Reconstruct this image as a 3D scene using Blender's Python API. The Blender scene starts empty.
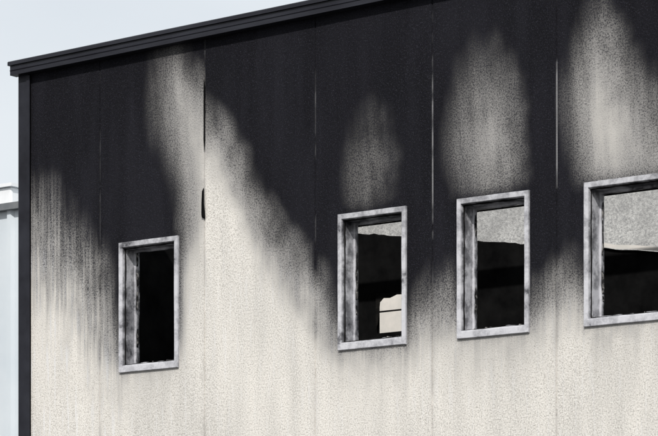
import bpy, bmesh, math, random
import numpy as np
from mathutils import Vector, noise
random.seed(4)
S=bpy.context.scene
col=S.collection

# ---------------------------------------------------------------- helpers
def mat_new(name):
    m=bpy.data.materials.new(name); m.use_nodes=True
    nt=m.node_tree
    return m,nt,nt.nodes['Principled BSDF']
class G:
    def __init__(s,nt): s.nt=nt
    def n(s,t,**k):
        x=s.nt.nodes.new(t)
        for a,b in k.items(): setattr(x,a,b)
        return x
    def put(s,sock,v):
        if isinstance(v,bpy.types.NodeSocket): s.nt.links.new(v,sock)
        else: sock.default_value=v
    def m(s,op,a,b=0.0,c=0.0,clamp=False):
        x=s.n('ShaderNodeMath',operation=op,use_clamp=clamp)
        s.put(x.inputs[0],a); s.put(x.inputs[1],b); s.put(x.inputs[2],c)
        return x.outputs[0]
    def mix(s,f,a,b):
        x=s.n('ShaderNodeMix',data_type='RGBA')
        s.put(x.inputs[0],f); s.put(x.inputs[6],a); s.put(x.inputs[7],b)
        return x.outputs[2]
    def noise(s,scale,detail=2,vec=(1,1,1),off=(0,0,0),rough=.5):
        tc=s.n('ShaderNodeTexCoord'); mp=s.n('ShaderNodeMapping')
        mp.inputs['Scale'].default_value=vec; mp.inputs['Location'].default_value=off
        s.nt.links.new(tc.outputs['Object'],mp.inputs[0])
        x=s.n('ShaderNodeTexNoise'); x.inputs['Scale'].default_value=scale
        x.inputs['Detail'].default_value=detail; x.inputs['Roughness'].default_value=rough
        s.nt.links.new(mp.outputs[0],x.inputs['Vector'])
        return x.outputs[0]
    def ramp(s,v,a,b,lo=0.,hi=1.,smooth=False):
        x=s.n('ShaderNodeMapRange'); x.clamp=True
        if smooth: x.interpolation_type='SMOOTHSTEP'
        s.put(x.inputs[0],v); s.put(x.inputs[1],a); s.put(x.inputs[2],b); s.put(x.inputs[3],lo); s.put(x.inputs[4],hi)
        return x.outputs[0]
    def attr(s,name):
        return s.n('ShaderNodeAttribute',attribute_name=name).outputs['Fac']
    def bump(s,bsdf,h,strength,dist):
        b=s.n('ShaderNodeBump'); b.inputs['Strength'].default_value=strength; b.inputs['Distance'].default_value=dist
        s.put(b.inputs['Height'],h); s.nt.links.new(b.outputs[0],bsdf.inputs['Normal'])
def obj(name,verts,faces,mat,parent=None,smooth=False):
    me=bpy.data.meshes.new(name); me.from_pydata(verts,[],faces); me.update()
    o=bpy.data.objects.new(name,me); col.objects.link(o)
    if mat: me.materials.append(mat)
    if parent: o.parent=parent
    if smooth:
        for p in me.polygons: p.use_smooth=True
    return o
def box(name,x0,x1,y0,y1,z0,z1,mat,parent=None,bevel=0.0):
    v=[(x,y,z) for x in (x0,x1) for y in (y0,y1) for z in (z0,z1)]
    f=[(0,1,3,2),(4,6,7,5),(0,4,5,1),(2,3,7,6),(0,2,6,4),(1,5,7,3)]
    o=obj(name,v,f,mat,parent)
    if bevel:
        b=o.modifiers.new('b','BEVEL'); b.width=bevel; b.segments=2
    return o
def empty(name):
    e=bpy.data.objects.new(name,None); col.objects.link(e); return e

# ---------------------------------------------------------------- materials
mp,nt,bs=mat_new('aggregate_panel'); g=G(nt)
soot=g.attr('soot'); joint=g.attr('joint'); wash=g.attr('wash'); tone=g.attr('tone')
fine=g.ramp(g.noise(90,2,rough=.65,vec=(1,1,.85)),.36,.64)
fine2=g.ramp(g.noise(190,1,off=(3,1,7),rough=.7),.36,.64)
streak2=g.ramp(g.noise(1,2,vec=(42,1,2.0),off=(1,0,9)),.3,.7)
edge=g.m('MULTIPLY',g.m('MULTIPLY',soot,g.m('SUBTRACT',1.0,soot)),4.0)
s2=g.m('MULTIPLY_ADD',g.m('SUBTRACT',streak2,.5),g.m('MULTIPLY',edge,g.m('MULTIPLY_ADD',wash,.42,.04)),soot)
sp=g.m('ADD',g.m('MULTIPLY',fine,.55),g.m('MULTIPLY',fine2,.45))
amp=g.m('MULTIPLY_ADD',edge,.95,.07)
s3=g.m('MULTIPLY_ADD',g.m('SUBTRACT',sp,.5),amp,s2,clamp=True)
light=g.mix(tone,(.72,.69,.64,1),(.57,.55,.515,1))
light=g.mix(g.ramp(sp,.10,.46,.75,0),light,(.20,.185,.17,1))
light=g.mix(g.ramp(sp,.60,.85,0,.6),light,(.85,.82,.78,1))
light=g.mix(g.ramp(s2,.06,.42,0,.45),light,(.33,.33,.34,1))
drip=g.m('MULTIPLY',g.ramp(streak2,.64,.95),g.m('MULTIPLY',wash,.7))
light=g.mix(drip,light,(.72,.72,.73,1))
dk=g.mix(g.ramp(tone,.2,.9),(.0030,.0030,.0050,1),(.0075,.0075,.0108,1))
dark=g.mix(g.ramp(sp,.55,.95),dk,(.030,.030,.038,1))
base=g.mix(s3,light,dark)
base=g.mix(joint,base,(.33,.33,.34,1))
nt.links.new(base,bs.inputs['Base Color'])
bs.inputs['Roughness'].default_value=.95
bs.inputs['Specular IOR Level'].default_value=.10
g.bump(bs,sp,.4,.005)

def simple(name,c1,c2,scale,rough=.8,bump=.2,dist=.004,vec=(1,1,1),metal=0,a=.35,b=.65,spec=.5):
    m,nt,bs=mat_new(name); g=G(nt)
    n=g.noise(scale,4,vec=vec,rough=.6)
    nt.links.new(g.mix(g.ramp(n,a,b),(*c1,1),(*c2,1)),bs.inputs['Base Color'])
    bs.inputs['Roughness'].default_value=rough; bs.inputs['Metallic'].default_value=metal
    bs.inputs['Specular IOR Level'].default_value=spec
    if bump: g.bump(bs,n,bump,dist)
    return m
m_soot=simple('charred_surface',(.002,.002,.0022),(.008,.008,.008),4,.98,.5,.02,spec=.05)
m_fascia=simple('blackened_roof_metal',(.008,.008,.013),(.018,.019,.026),5,.5,.1,.003,vec=(.4,1,3),spec=.3)
m_trim=simple('dark_corner_metal',(.006,.006,.010),(.018,.019,.026),3,.6,.1,spec=.25)
m_char=simple('charred_wood',(.003,.003,.003),(.012,.011,.01),20,.95,.6,.02,vec=(.3,1,1),spec=.1)
m_debris=simple('burnt_debris',(.012,.012,.013),(.26,.25,.24),22,.95,.6,.01,a=.48,b=.64,spec=.2)
m_ground=simple('yard_asphalt',(.045,.045,.047),(.075,.073,.07),6,.92,.3,.01)
m_floor=simple('sooty_slab',(.008,.008,.008),(.03,.03,.028),3,.95,.3,.01)
m_concrete=simple('plinth_concrete',(.25,.24,.23),(.34,.33,.31),5,.9,.3,.005)
m_clad=simple('pale_blue_cladding',(.50,.55,.59),(.58,.62,.65),.6,.5,0)
m_white=simple('white_metal',(.66,.67,.68),(.74,.75,.76),2,.5,0)
m_steel=simple('grey_steel',(.10,.11,.12),(.15,.155,.16),4,.5,0)
m_cream=simple('cream_render',(.76,.72,.67),(.64,.62,.58),6,.9,.1)

m_frame,nt,bs=mat_new('scorched_window_frame'); g=G(nt)
n=g.noise(3.5,4,rough=.6); n3=g.noise(10,4,rough=.7,off=(4,2,1)); n2=g.noise(48,3)
ins=g.attr('inside')
mixn=g.m('ADD',g.m('MULTIPLY',n,.5),g.m('MULTIPLY',n3,.5))
f=g.ramp(mixn,.46,.62)
c=g.mix(f,(.52,.52,.55,1),(.24,.24,.26,1))
c=g.mix(g.ramp(n2,.50,.68,0,.3),c,(.66,.66,.67,1))
c=g.mix(g.ramp(mixn,.58,.64,0,.8),c,(.03,.03,.035,1))
c=g.mix(g.m('MULTIPLY',ins,g.ramp(mixn,.41,.54,.20,.97)),c,(.018,.018,.022,1))
nt.links.new(c,bs.inputs['Base Color']); bs.inputs['Roughness'].default_value=.6; bs.inputs['Specular IOR Level'].default_value=.3
g.bump(bs,g.m('ADD',n3,g.m('MULTIPLY',n2,.3)),.2,.004)

m_inner,nt,bs=mat_new('inner_rear_render'); g=G(nt)
n=g.ramp(g.noise(46,3,rough=.8),.36,.64); nb=g.ramp(g.noise(2.2,4),.35,.65)
c=g.mix(n,(.68,.68,.66,1),(.30,.30,.30,1)); c=g.mix(g.m('MULTIPLY',nb,.55),c,(.24,.24,.24,1))
nt.links.new(c,bs.inputs['Base Color']); bs.inputs['Roughness'].default_value=.95
g.bump(bs,n,.4,.007)

# ---------------------------------------------------------------- wall data (metres)
XL=-3.22; XR=12.9; ZT=7.40; SL=.017
def lift(x): return SL*(x+1.5)
JP=1.146
joints=[j for j in [-2.43+JP*i for i in range(14)] if j<XR-.2]
JS=[.12,.4,.25,.75,.75]+[.5]*20
ZB,ZW=4.665,5.752
wins=[(-2.205,-1.556),(.10,.765),(1.25,1.914),(2.406,3.75),(4.70,5.36),(5.85,6.51),(8.14,8.8),(9.29,9.95),(10.43,11.1)]
rows=np.array([7.3,7.0,6.7,6.4,6.1,5.8,5.5,5.2,4.9,4.6,4.3,4.0])
T=[
(-3.22,[1,1,.98,.88,.64,.44,.28,.15,.06,.03,0,0]),
(-3.00,[1,1,1,.93,.74,.51,.32,.17,.08,.03,0,0]),
(-2.83,[1,1,1,.97,.84,.62,.40,.22,.10,.05,0,0]),
(-2.60,[1,1,1,1,.93,.76,.54,.34,.17,.08,0,0]),
(-2.43,[1,1,1,1,1,.90,.72,.50,.28,.12,.04,0]),
(-2.25,[1,1,1,1,1,1,.88,.68,.43,.18,.05,0]),
(-2.15,[1,1,1,1,1,1,.9,.7,.4,.15,.05,0]),
(-1.95,[.96,.93,.95,1,1,1,.8,.5,.3,.12,.04,0]),
(-1.80,[.88,.78,.84,.95,1,1,.7,.4,.2,.1,.03,0]),
(-1.60,[.80,.56,.54,.70,.90,.90,.56,.28,.12,.05,.02,0]),
(-1.45,[.90,.55,.36,.38,.50,.50,.22,.10,.04,.03,0,0]),
(-1.290,[1,.70,.34,.20,.17,.15,.05,.03,0,0,0,0]),
(-1.278,[1,1,.80,.36,.13,.05,.02,0,0,0,0,0]),
(-.14,[1,1,1,1,1,.98,.93,.72,.38,.10,.02,0]),
(.0,[1,1,1,1,1,.99,.97,.88,.55,.14,.03,0]),
(.11,[1,1,.99,.96,.93,.97,1,.93,.6,.2,.04,0]),
(.25,[1,1,.97,.89,.80,.88,1,.93,.6,.26,.07,0]),
(.42,[1,.99,.94,.82,.70,.78,1,.9,.6,.26,.08,0]),
(.58,[1,1,.98,.90,.83,.88,1,.9,.6,.26,.08,0]),
(.74,[1,1,1,.98,.97,1,1,.98,.76,.32,.08,.02]),
(.985,[1,1,1,1,1,1,.99,.88,.54,.15,.03,0]),
(1.10,[1,1,.97,.94,.94,.99,.99,.84,.47,.15,.05,0]),
(1.22,[1,.98,.90,.80,.76,.88,.97,.8,.45,.15,.05,0]),
(1.455,[1,.92,.75,.55,.46,.58,.8,.6,.4,.22,.06,0]),
(1.66,[1,.96,.81,.62,.52,.63,.8,.7,.4,.22,.05,0]),
(1.83,[1,1,.94,.83,.76,.84,1,.8,.5,.2,.05,0]),
(1.98,[1,1,1,.98,.97,.99,1,1,.64,.2,.05,0]),
(2.157,[1,1,.98,.96,.97,1,.98,.84,.44,.12,.03,0]),
(2.26,[1,.98,.89,.79,.84,.97,1,.86,.44,.1,.03,0]),
(2.37,[1,.90,.70,.52,.55,.80,1,.8,.4,.1,.03,0]),
(2.538,[.97,.79,.48,.29,.25,.39,.7,.6,.3,.14,.03,0]),
(2.70,[1,.92,.66,.38,.27,.33,.6,.5,.3,.14,.03,0]),
(2.87,[1,1,.90,.66,.41,.37,.6,.5,.3,.12,.03,0]),
(3.06,[1,1,1,.93,.68,.42,.6,.5,.3,.12,.03,0]),
(3.4,[1,1,1,1,.95,.8,.8,.6,.3,.12,.03,0]),
(3.9,[1,1,1,1,1,1,.95,.7,.3,.1,.03,0]),
(4.5,[1,1,1,.9,.9,.95,.95,.6,.3,.1,.03,0]),
(5.0,[1,.95,.8,.6,.55,.7,.8,.6,.3,.1,.03,0]),
(5.6,[1,1,1,1,.95,.97,.95,.7,.3,.1,.03,0]),
(6.2,[1,.95,.85,.65,.6,.7,.8,.6,.3,.1,.03,0]),
(7.0,[1,.96,.9,.8,.65,.45,.3,.15,.05,0,0,0]),
(8.0,[.9,.8,.6,.4,.3,.2,.1,.05,0,0,0,0]),
(13.0,[.3,.2,.1,.05,.03,0,0,0,0,0,0,0])]
TX=np.array([t[0] for t in T]); TV=np.array([t[1] for t in T])
def crom(p0,p1,p2,p3,t):
    return .5*((2*p1)+(-p0+p2)*t+(2*p0-5*p1+4*p2-p3)*t*t+(-p0+3*p1-3*p2+p3)*t**3)
def table_at(x,z):
    colv=np.array([np.interp(x,TX,TV[:,i]) for i in range(len(rows))])
    r=(7.3-z)/.3
    if r<=0: s=float(colv[0])
    elif r>=len(rows)-1: s=0.0
    else:
        i=int(r); t=r-i; n=len(rows)-1
        s=float(crom(colv[max(i-1,0)],colv[i],colv[i+1],colv[min(i+2,n)],t))
    return min(1,max(0,s))
def ss(t):
    t=min(1,max(0,t)); return t*t*(3-2*t)
def soot_at(x,z):
    def diag(x):
        zb=float(np.interp(x,[-1.3,-1.1,-.95,-.8,-.65,-.5,-.32,-.14,.05],[6.56,6.35,6.14,5.91,5.68,5.46,5.23,5.03,4.86]))
        lo,hi=.50,.52
        u=(z-(zb-lo))/(lo+hi)
        u=min(1,max(0,u)); return u**1.3*(1-.4)+.4*ss(u)
    if x<=-1.279: return table_at(x,z)
    if x<-.14: return diag(x)
    if x<.10:
        k=ss((x+.14)/.24); return diag(x)*(1-k)+table_at(x,z)*k
    return table_at(x,z)
def contrast(s):
    t=min(1,max(0,(s-.01)/.94)); return .72*t+.28*ss(t)
def merge(base,special,tol):
    sp=sorted(set(round(s,5) for s in special))
    b=[v for v in base if min(abs(v-s) for s in sp)>tol]
    return sorted(b+sp)
def grid_wall(name,y,mat,parent,xl,xr,z0,zt,holes,jts,fine_rng,groove=.009):
    bx=list(np.arange(xl,min(fine_rng,xr),.024))+list(np.arange(fine_rng,xr,.12))
    bz=list(np.arange(z0,3.3,.15))+list(np.arange(3.3,zt,.03))
    spx=[xl,xr]+[v for h in holes for v in (h[0],h[1])]
    for j in jts: spx+= [j-.008,j-.0035,j+.0035,j+.008]
    spz=[z0,zt]+[v for h in holes for v in (h[2],h[3])]
    xs=merge(bx,spx,.009); zs=merge(bz,spz,.012)
    nx,nz=len(xs),len(zs); verts=[];so=[];jo=[];wa=[];tn=[]
    N_=noise.noise
    for x in xs:
        jd=[(abs(x-j),i) for i,j in enumerate(jts)]; dm,ji=min(jd); inj=dm<.005
        for z in zs:
            zz=z+(lift(x)*(z-7.0)/.4 if z>7.0 else 0)
            verts.append((x,y+(groove if inj else 0)+ .003*N_(Vector((x*1.3,0,z*.8))),zz))
            d=N_(Vector((x*2.2,3,z*1.6))); d2=N_(Vector((x*6,9,z*4))); d3=N_(Vector((x*15,2,z*9)))
            # wind-sheared streaks: lean up and to the left left of window 2, near vertical elsewhere
            lean=.55 if -1.28<x<.0 else .12
            u=x+lean*z
            fan=N_(Vector((u*9,3,z*.9)))+.8*N_(Vector((u*24,5,z*1.6)))
            dx=.05*d+.02*d2+.012*d3
            if abs(x+1.284)<.12: dx*=abs(x+1.284)/.12
            if x<-1.279 and x+dx>-1.28: dx=0
            s=soot_at(x+dx,z+.07*d+.03*d2)
            st=N_(Vector((x*11,1,z*.7)))+.6*N_(Vector((x*23,4,z*1.1)))
            w=1.0 if x<-2.25 else (.35 if z<5.6 else .05)
            if -2.5<x<-2.0: w=.35+.65*ss((-2.0-x)/.5)
            e=4*s*(1-s)
            fk=ss((z-4.9)/.6)*(1 if x>-2.2 else 0)
            s+=e*(.07*d2+.06*d3+st*.18*w+fan*.085*fk)
            for hi,h in enumerate(holes):
                ddx=max(h[0]-x,0,x-h[1]); ddz=max(h[2]-z,0,z-h[3])
                if ddx<.25 and ddz<.25:
                    dd=math.hypot(ddx,ddz)
                    k=ss((z-4.55)/.55)
                    a=.80 if not(hi==0 and x>h[1]) else .64
                    if ddz>0 and z>h[3]: a*=.65 if hi==3 else .9
                    q=a*k*math.exp(-(dd/.070)**2)
                    s=max(s,q+s*(1-q))
                    if z<h[2] and ddx<.03:
                        s+=.16*math.exp(-(ddz/.07))*(.6+.8*d3)
            if z<4.6:
                for h in holes:
                    if h[0]-.05<x<h[1]+.05: s+=.06*max(0,st+.3)*ss((z-3.6)/1.0)
            if dm<.06 and z<6.2: s+=.12*math.exp(-(dm/.02)**2)*max(0,.6+d2)
            so.append(contrast(s)); 
            jn=max(0,min(1,.30+1.9*N_(Vector((ji*7.3,0,z*2.1)))+1.4*N_(Vector((ji*3.1,5,z*9)))))
            amt=JS[ji]*jn*(1.0 if 5.3<z<6.75 else .4)
            jo.append(amt if inj else 0.)
            wa.append(w)
            tn.append(max(0,min(1,.5+.7*N_(Vector((x*.9,7,z*.9)))+.6*N_(Vector((x*7,8,z*.9)))+.30*N_(Vector((x*19,8,z*2.2))))))
    faces=[]
    for i in range(nx-1):
        cx=(xs[i]+xs[i+1])/2
        for k in range(nz-1):
            cz=(zs[k]+zs[k+1])/2
            if any(h[0]<cx<h[1] and h[2]<cz<h[3] for h in holes): continue
            a=i*nz+k; faces.append((a,a+nz,a+nz+1,a+1))
    o=obj(name,verts,faces,mat,parent)
    for nm,dat in (('soot',so),('joint',jo),('wash',wa),('tone',tn)):
        at=o.data.attributes.new(nm,'FLOAT','POINT'); at.data.foreach_set('value',dat)
    return o

B=empty('fire_damaged_industrial_building')
holes=[(a+.02,b-.02,ZB+.02,ZW-.02) for a,b in wins]
grid_wall('front_wall_panels',0,mp,B,XL,XR,0.35,ZT,holes,joints,3.9)
def coarse_wall(name,y,mat,parent,xl,xr,z0,zt,holes,flip=False):
    xs=sorted(set([xl,xr]+[v for h in holes for v in h[:2]])); zs=sorted(set([z0,zt]+[v for h in holes for v in h[2:]]))
    vs=[(x,y,z) for x in xs for z in zs]; fs=[]; nz=len(zs)
    for i in range(len(xs)-1):
        for k in range(nz-1):
            cx=(xs[i]+xs[i+1])/2; cz=(zs[k]+zs[k+1])/2
            if any(h[0]<cx<h[1] and h[2]<cz<h[3] for h in holes): continue
            a=i*nz+k; f=(a,a+nz,a+nz+1,a+1); fs.append(f[::-1] if flip else f)
    return obj(name,vs,fs,mat,parent)
coarse_wall('front_wall_inner_face',.15,m_soot,B,XL,XR,.35,ZT-.05,holes,True)
box('left_side_wall',-3.335,-3.20,.002,6.2,.35,ZT-.05,m_soot,B)
box('left_side_cladding',-3.350,-3.337,.03,6.2,.35,ZT-.06,m_concrete,B)
box('right_side_wall',XR-.002,XR+.15,.002,6.2,.35,ZT-.01,m_concrete,B)
box('concrete_plinth',-3.36,XR+.17,-.03,6.25,-.05,.352,m_concrete,B)
box('upper_floor_slab',-3.19,XR-.01,.16,6.0,3.3,3.55,m_floor,B)
box('rear_wall_lower',-3.19,XR-.01,4.6,4.78,5.90,6.600,m_inner,B)
box('rear_wall_lit_band',-3.19,XR-.01,4.59,4.79,3.552,5.895,m_cream,B)  # paler than the wall above: sunlit look behind the opening put into the colour
box('rear_wall_upper',-3.19,XR-.01,4.6,4.78,6.622,ZT-.1,m_inner,B)
box('rear_wall_joint',-3.19,XR-.01,4.63,4.76,6.599,6.623,m_soot,B)
box('rear_wall_ground_floor',-3.19,XR-.01,4.61,4.77,.352,3.3,m_concrete,B)
def ptop(x): return 5.773-.149*(x-.987)
def partition():
    xs=sorted(set([-3.19,-1.70,-1.02,XR-.05]+list(np.arange(-3.0,XR-.1,.055))))
    v=[];f=[]
    def quad(x0,x1,za0,za1,zb0,zb1,y):
        n=len(v); v.extend([(x0,y,za0),(x1,y,zb0),(x1,y,zb1),(x0,y,za1)]); f.append((n,n+1,n+2,n+3))
    def T_(x):
        return ptop(min(x,3.2))+.010*noise.noise(Vector((x*5,0,0)))+.008*noise.noise(Vector((x*17,3,0)))
    for y in (3.0,3.04):
        for a,b in zip(xs[:-1],xs[1:]):
            c=(a+b)/2
            if -1.70<c<-1.02:
                quad(a,b,3.55,5.27,3.55,5.27,y); quad(a,b,5.62,T_(a),5.62,T_(b),y)
            else: quad(a,b,3.55,T_(a),3.55,T_(b),y)
    for a,b in zip(xs[:-1],xs[1:]):
        n=len(v); v.extend([(a,3.0,T_(a)),(b,3.0,T_(b)),(b,3.04,T_(b)),(a,3.04,T_(a))]); f.append((n,n+1,n+2,n+3))
    obj('charred_partition',v,f,m_soot,B)
    v=[];f=[]
    for a,b in zip(xs[:-1],xs[1:]):
        if a<.2: continue
        n=len(v); za,zb=T_(a)+.004,T_(b)+.004; h=.035
        v.extend([(a,2.97,za),(b,2.97,zb),(b,2.97,zb+h),(a,2.97,za+h),(a,3.07,za+h),(b,3.07,zb+h)])
        f.append((n,n+1,n+2,n+3)); f.append((n+3,n+2,n+5,n+4))
    obj('partition_coping',v,f,m_cream,B)
partition()
def jag(name,pts,y,mat):
    v=[(x,y,z) for x,z in pts]; obj(name,v,[tuple(range(len(v)))],mat,B)
jag('hanging_char',[(-1.71,5.63),(-1.01,5.63),(-1.01,5.600),(-1.25,5.61),(-1.38,5.60),(-1.47,5.605),(-1.55,5.58),(-1.62,5.585),(-1.66,5.55),(-1.675,5.42),(-1.685,5.36),(-1.71,5.30)],2.992,m_char)
box('partition_opening_bar',-1.71,-1.01,3.008,3.032,5.462,5.474,m_char,B)
for i,y in enumerate((1.2,2.2)):
    box('purlin_%d'%i,-3.19,XR-.02,y,y+.06,ZT-.18,ZT-.06,m_char,B)

# ---------------------------------------------------------------- roof fascia
def extrude_x(name,prof,x0,x1,mat,step=.4,wob=.0):
    xs=list(np.arange(x0,x1,step))+[x1]; n=len(prof); v=[];f=[]
    for x in xs:
        w=wob*noise.noise(Vector((x*.9,5,0)))
        for (y,z) in prof: v.append((x,y+w,z+w*.6+lift(x)))
    for i in range(len(xs)-1):
        for k in range(n):
            a=i*n+k; b=i*n+(k+1)%n; f.append((a,b,b+n,a+n))
    f.append(tuple(range(n))); f.append(tuple(range((len(xs)-1)*n,len(xs)*n))[::-1])
    return obj(name,v,f,mat,B)
extrude_x('roof_coping',[(-.105,7.424),(-.105,7.452),(-.098,7.460),(.20,7.470),(.20,7.425)],-3.40,XR+.2,m_fascia,wob=.005)
extrude_x('roof_fascia',[(-.088,7.340),(-.088,7.375),(-.094,7.381),(-.088,7.387),(-.088,7.422),(.16,7.423),(.16,7.405),(-.006,7.405),(-.006,7.340)],-3.385,XR+.18,m_fascia,wob=.004)
box('corner_flashing',-3.352,-3.232,-.022,.028,.354,7.328,m_trim,B,.006)
box('corner_flashing_lip',-3.250,-3.212,-.030,-.0225,.354,7.300,m_trim,B)

# ---------------------------------------------------------------- windows
def window(x0,x1,z0,z1,seed):
    e=empty('window_opening'); e.parent=B
    def ring(name,a,b,c,d,prof,mat,amp,N=22,fr=5):
        v=[];f=[];ins=[]
        path=[(s,k/N) for s in range(4) for k in range(N)]; M=len(path)
        for (i_,y,q) in prof:
            il=i_; ib=i_*1.45; it=i_*1.1
            X0,X1,Z0,Z1=a+il,b-i_,c+ib,d-it
            for s,t in path:
                if s==0: p=(X0+(X1-X0)*t,Z0)
                elif s==1: p=(X1,Z0+(Z1-Z0)*t)
                elif s==2: p=(X1-(X1-X0)*t,Z1)
                else: p=(X0,Z1-(Z1-Z0)*t)
                k=amp*(1.0 if q>.25 else .4)
                nx=noise.noise(Vector((p[0]*fr+seed*3,p[1]*fr,y*6)))*k
                nz=noise.noise(Vector((p[0]*fr,p[1]*fr+seed*7,y*6+9)))*k
                top=max(0,(p[1]-(z0+.55*(z1-z0)))/(z1-z0))
                v.append((p[0]+nx,y+nx*.5,p[1]+nz)); ins.append(min(1.,float(q)+.75*top*(.6 if s!=2 else 1)))
        P=len(prof)
        for r in range(P):
            r2=(r+1)%P
            for k in range(M):
                k2=(k+1)%M
                f.append((r*M+k,r*M+k2,r2*M+k2,r2*M+k))
        o=obj(name,v,f,mat,e)
        at=o.data.attributes.new('inside','FLOAT','POINT'); at.data.foreach_set('value',ins)
        return o
    ring('casing',x0,x1,z0,z1,[(0,.10,.2),(0,-.016,.2),(.003,-.022,.1),(.036,-.022,0),(.039,-.020,.2),(.0395,-.015,.24),(.044,-.006,.8),(.047,.05,.7),(.047,.12,.4),(.050,.19,1),(0,.19,1)],m_frame,.0045,fr=4)
    ring('sash_remnant',x0+.046,x1-.046,z0+.067,z1-.052,[(0,.135,0),(0,.13,0),(.014,.13,0),(.018,.14,.6),(.016,.165,1),(0,.165,1)],m_frame,.010,40,12)
    ring('scorched_gasket',x0+.0365,x1-.0365,z0+.054,z1-.0415,[(0,.02,0),(0,.01,0),(.012,.01,0),(.013,.02,0)],m_char,.010,40,14)
    rng=random.Random(seed)
    v=[];f=[]
    xa=x0+.062
    while xa<x1-.075:
        w=rng.uniform(.02,.07); h=rng.choice([.006,.010,.014,.026])*rng.uniform(.6,1.3)
        y=rng.uniform(.06,.13); n=len(v); zc=z0+.066
        xb=min(xa+w,x1-.060)
        for (px,py,pz) in [(xa,y,zc),(xb,y,zc),(xb,y+.05,zc),(xa,y+.05,zc),(xa+.3*w,y+.01,zc+h),(xb-.25*w,y+.005,zc+h*rng.uniform(.5,1)),(xb-.2*w,y+.04,zc+h*.8),(xa+.2*w,y+.04,zc+h*.6)]:
            v.append((px,py,pz))
        f+= [(n,n+1,n+5,n+4),(n+1,n+2,n+6,n+5),(n+2,n+3,n+7,n+6),(n+3,n,n+4,n+7),(n+4,n+5,n+6,n+7)]
        xa+=w*rng.uniform(.6,1.8)
    for side in (0,1):
        for q in range(6):
            zc=rng.uniform(z0+.08,z1-.17); h=rng.uniform(.04,.18); w=rng.uniform(.004,.012); n=len(v)
            X=x0+.062 if side==0 else x1-.062; sg=1 if side==0 else -1; y=.14
            v+= [(X,y,zc),(X+sg*w,y,zc+h*.3),(X+sg*w*.4,y,zc+h),(X,y,zc+h*1.1),(X,y+.02,zc),(X+sg*w,y+.02,zc+h*.3),(X+sg*w*.4,y+.02,zc+h),(X,y+.02,zc+h*1.1)]
            f+= [(n,n+1,n+2,n+3),(n,n+1,n+5,n+4),(n+1,n+2,n+6,n+5),(n+2,n+3,n+7,n+6)]
    obj('burnt_rubble',v,f,m_debris,e)
for i,(a,b) in enumerate(wins): window(a,b,ZB-(.012 if i==0 else 0),ZW,i+1)

def strip(name,pts,y0,mat):
    v=[];f=[]
    for (x,w,z,dy) in pts: v+= [(x-w/2,y0+dy,z),(x+w/2,y0+dy-.004,z)]
    for i in range(len(pts)-1): f.append((2*i,2*i+1,2*i+3,2*i+2))
    return obj(name,v,f,mat,B)
strip('open_seam_shade_upper',[(-1.284,.006,7.02,0),(-1.282,.020,6.95,0),(-1.281,.024,6.78,0),(-1.283,.018,6.62,0),(-1.282,.022,6.52,0),(-1.284,.005,6.42,0)],-.005,m_soot)  # black strip over the joint, stands for the shade in the open slit
strip('seam_notch_shade',[(-1.286,.008,6.12,0),(-1.288,.024,6.09,-.01),(-1.286,.030,5.99,-.016),(-1.284,.042,5.90,-.012),(-1.282,.038,5.875,-.012),(-1.276,.010,5.86,0)],-.006,m_soot)  # shade of the black notch at this joint, made as a dark strip

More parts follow.
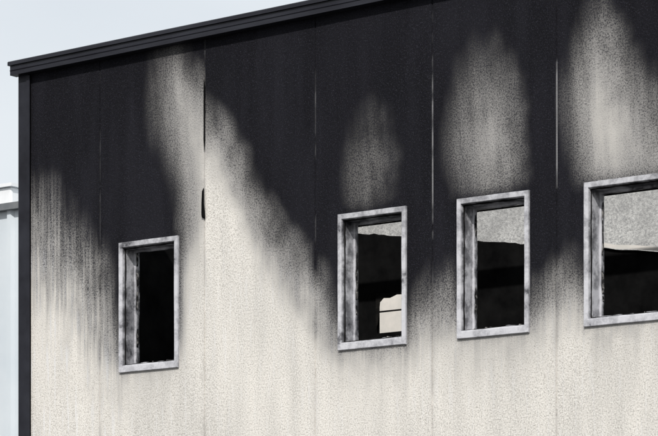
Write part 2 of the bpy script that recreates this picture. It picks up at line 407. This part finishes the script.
# ---------------------------------------------------------------- neighbour building
N=empty('metal_clad_building')
v=[];f=[]
x=-44.0; y0=14.0; top=9.5
prof=[]
while x<-12:
    prof+= [(x,y0),(x+.45,y0),(x+.49,y0-.05),(x+.56,y0-.05),(x+.60,y0)]; x+=.60
for p in prof: v+= [(p[0],p[1],0),(p[0],p[1],top)]
for k in range(len(prof)-1): f.append((2*k,2*k+2,2*k+3,2*k+1))
obj('ribbed_front_cladding',v,f,m_clad,N)
box('body',-44,-12,14.06,30,0,top-.02,m_clad,N)
box('roof_edge_trim',-44.1,-11.9,13.88,14.1,top-.02,top+.08,m_steel,N)
box('rooftop_unit',-18.3,-16.75,14.3,15.8,top,top+.42,m_white,N,.03)
box('rooftop_unit_cap',-18.35,-16.7,14.25,15.85,top+.42,top+.47,m_white,N)
box('downpipe',-16.95,-16.87,13.80,13.88,0,top-.03,m_steel,N,.02)

# ---------------------------------------------------------------- ground
obj('ground',[(-900,-900,0),(900,-900,0),(900,900,0),(-900,900,0)],[(0,1,2,3)],m_ground)

# ---------------------------------------------------------------- light
sd=Vector((.38,-.72,.66)).normalized()
el=math.asin(sd.z); az=math.atan2(sd.x,sd.y)
w=bpy.data.worlds.new('World'); S.world=w; w.use_nodes=True; nt=w.node_tree; g=G(nt)
bg=nt.nodes['Background']
sky=g.n('ShaderNodeTexSky',sky_type='NISHITA'); sky.sun_disc=False
sky.sun_elevation=el; sky.sun_rotation=az; sky.dust_density=3.0; sky.air_density=1.0; sky.ozone_density=1.0
tc=g.n('ShaderNodeTexCoord'); mpn=g.n('ShaderNodeMapping'); mpn.inputs['Scale'].default_value=(1,1,3)
nt.links.new(tc.outputs['Generated'],mpn.inputs[0])
cn=g.n('ShaderNodeTexNoise'); cn.inputs['Scale'].default_value=2.2; cn.inputs['Detail'].default_value=5
nt.links.new(mpn.outputs[0],cn.inputs['Vector'])
cf=g.ramp(cn.outputs[0],.3,.65,.68,.97)
nt.links.new(g.mix(cf,sky.outputs[0],(8.9,9.3,9.6,1)),bg.inputs[0]); bg.inputs[1].default_value=.1
L=bpy.data.lights.new('sun','SUN'); L.energy=3.6; L.angle=math.radians(.5); L.color=(1,.97,.93)
lo=bpy.data.objects.new('sun',L); col.objects.link(lo); lo.rotation_euler=sd.to_track_quat('Z','Y').to_euler()
lo.location=(5,-10,20)

# ---------------------------------------------------------------- camera
c=bpy.data.cameras.new('camera'); co=bpy.data.objects.new('camera',c); col.objects.link(co)
co.location=(14.4,-19.2,1.6)
co.rotation_euler=(math.radians(90),0,math.atan2(.6,.8))
c.sensor_width=36; c.lens=164.1; c.shift_y=.7857; c.clip_end=3000
S.camera=co
S.view_settings.view_transform='Standard'; S.view_settings.look='None'; S.view_settings.exposure=0
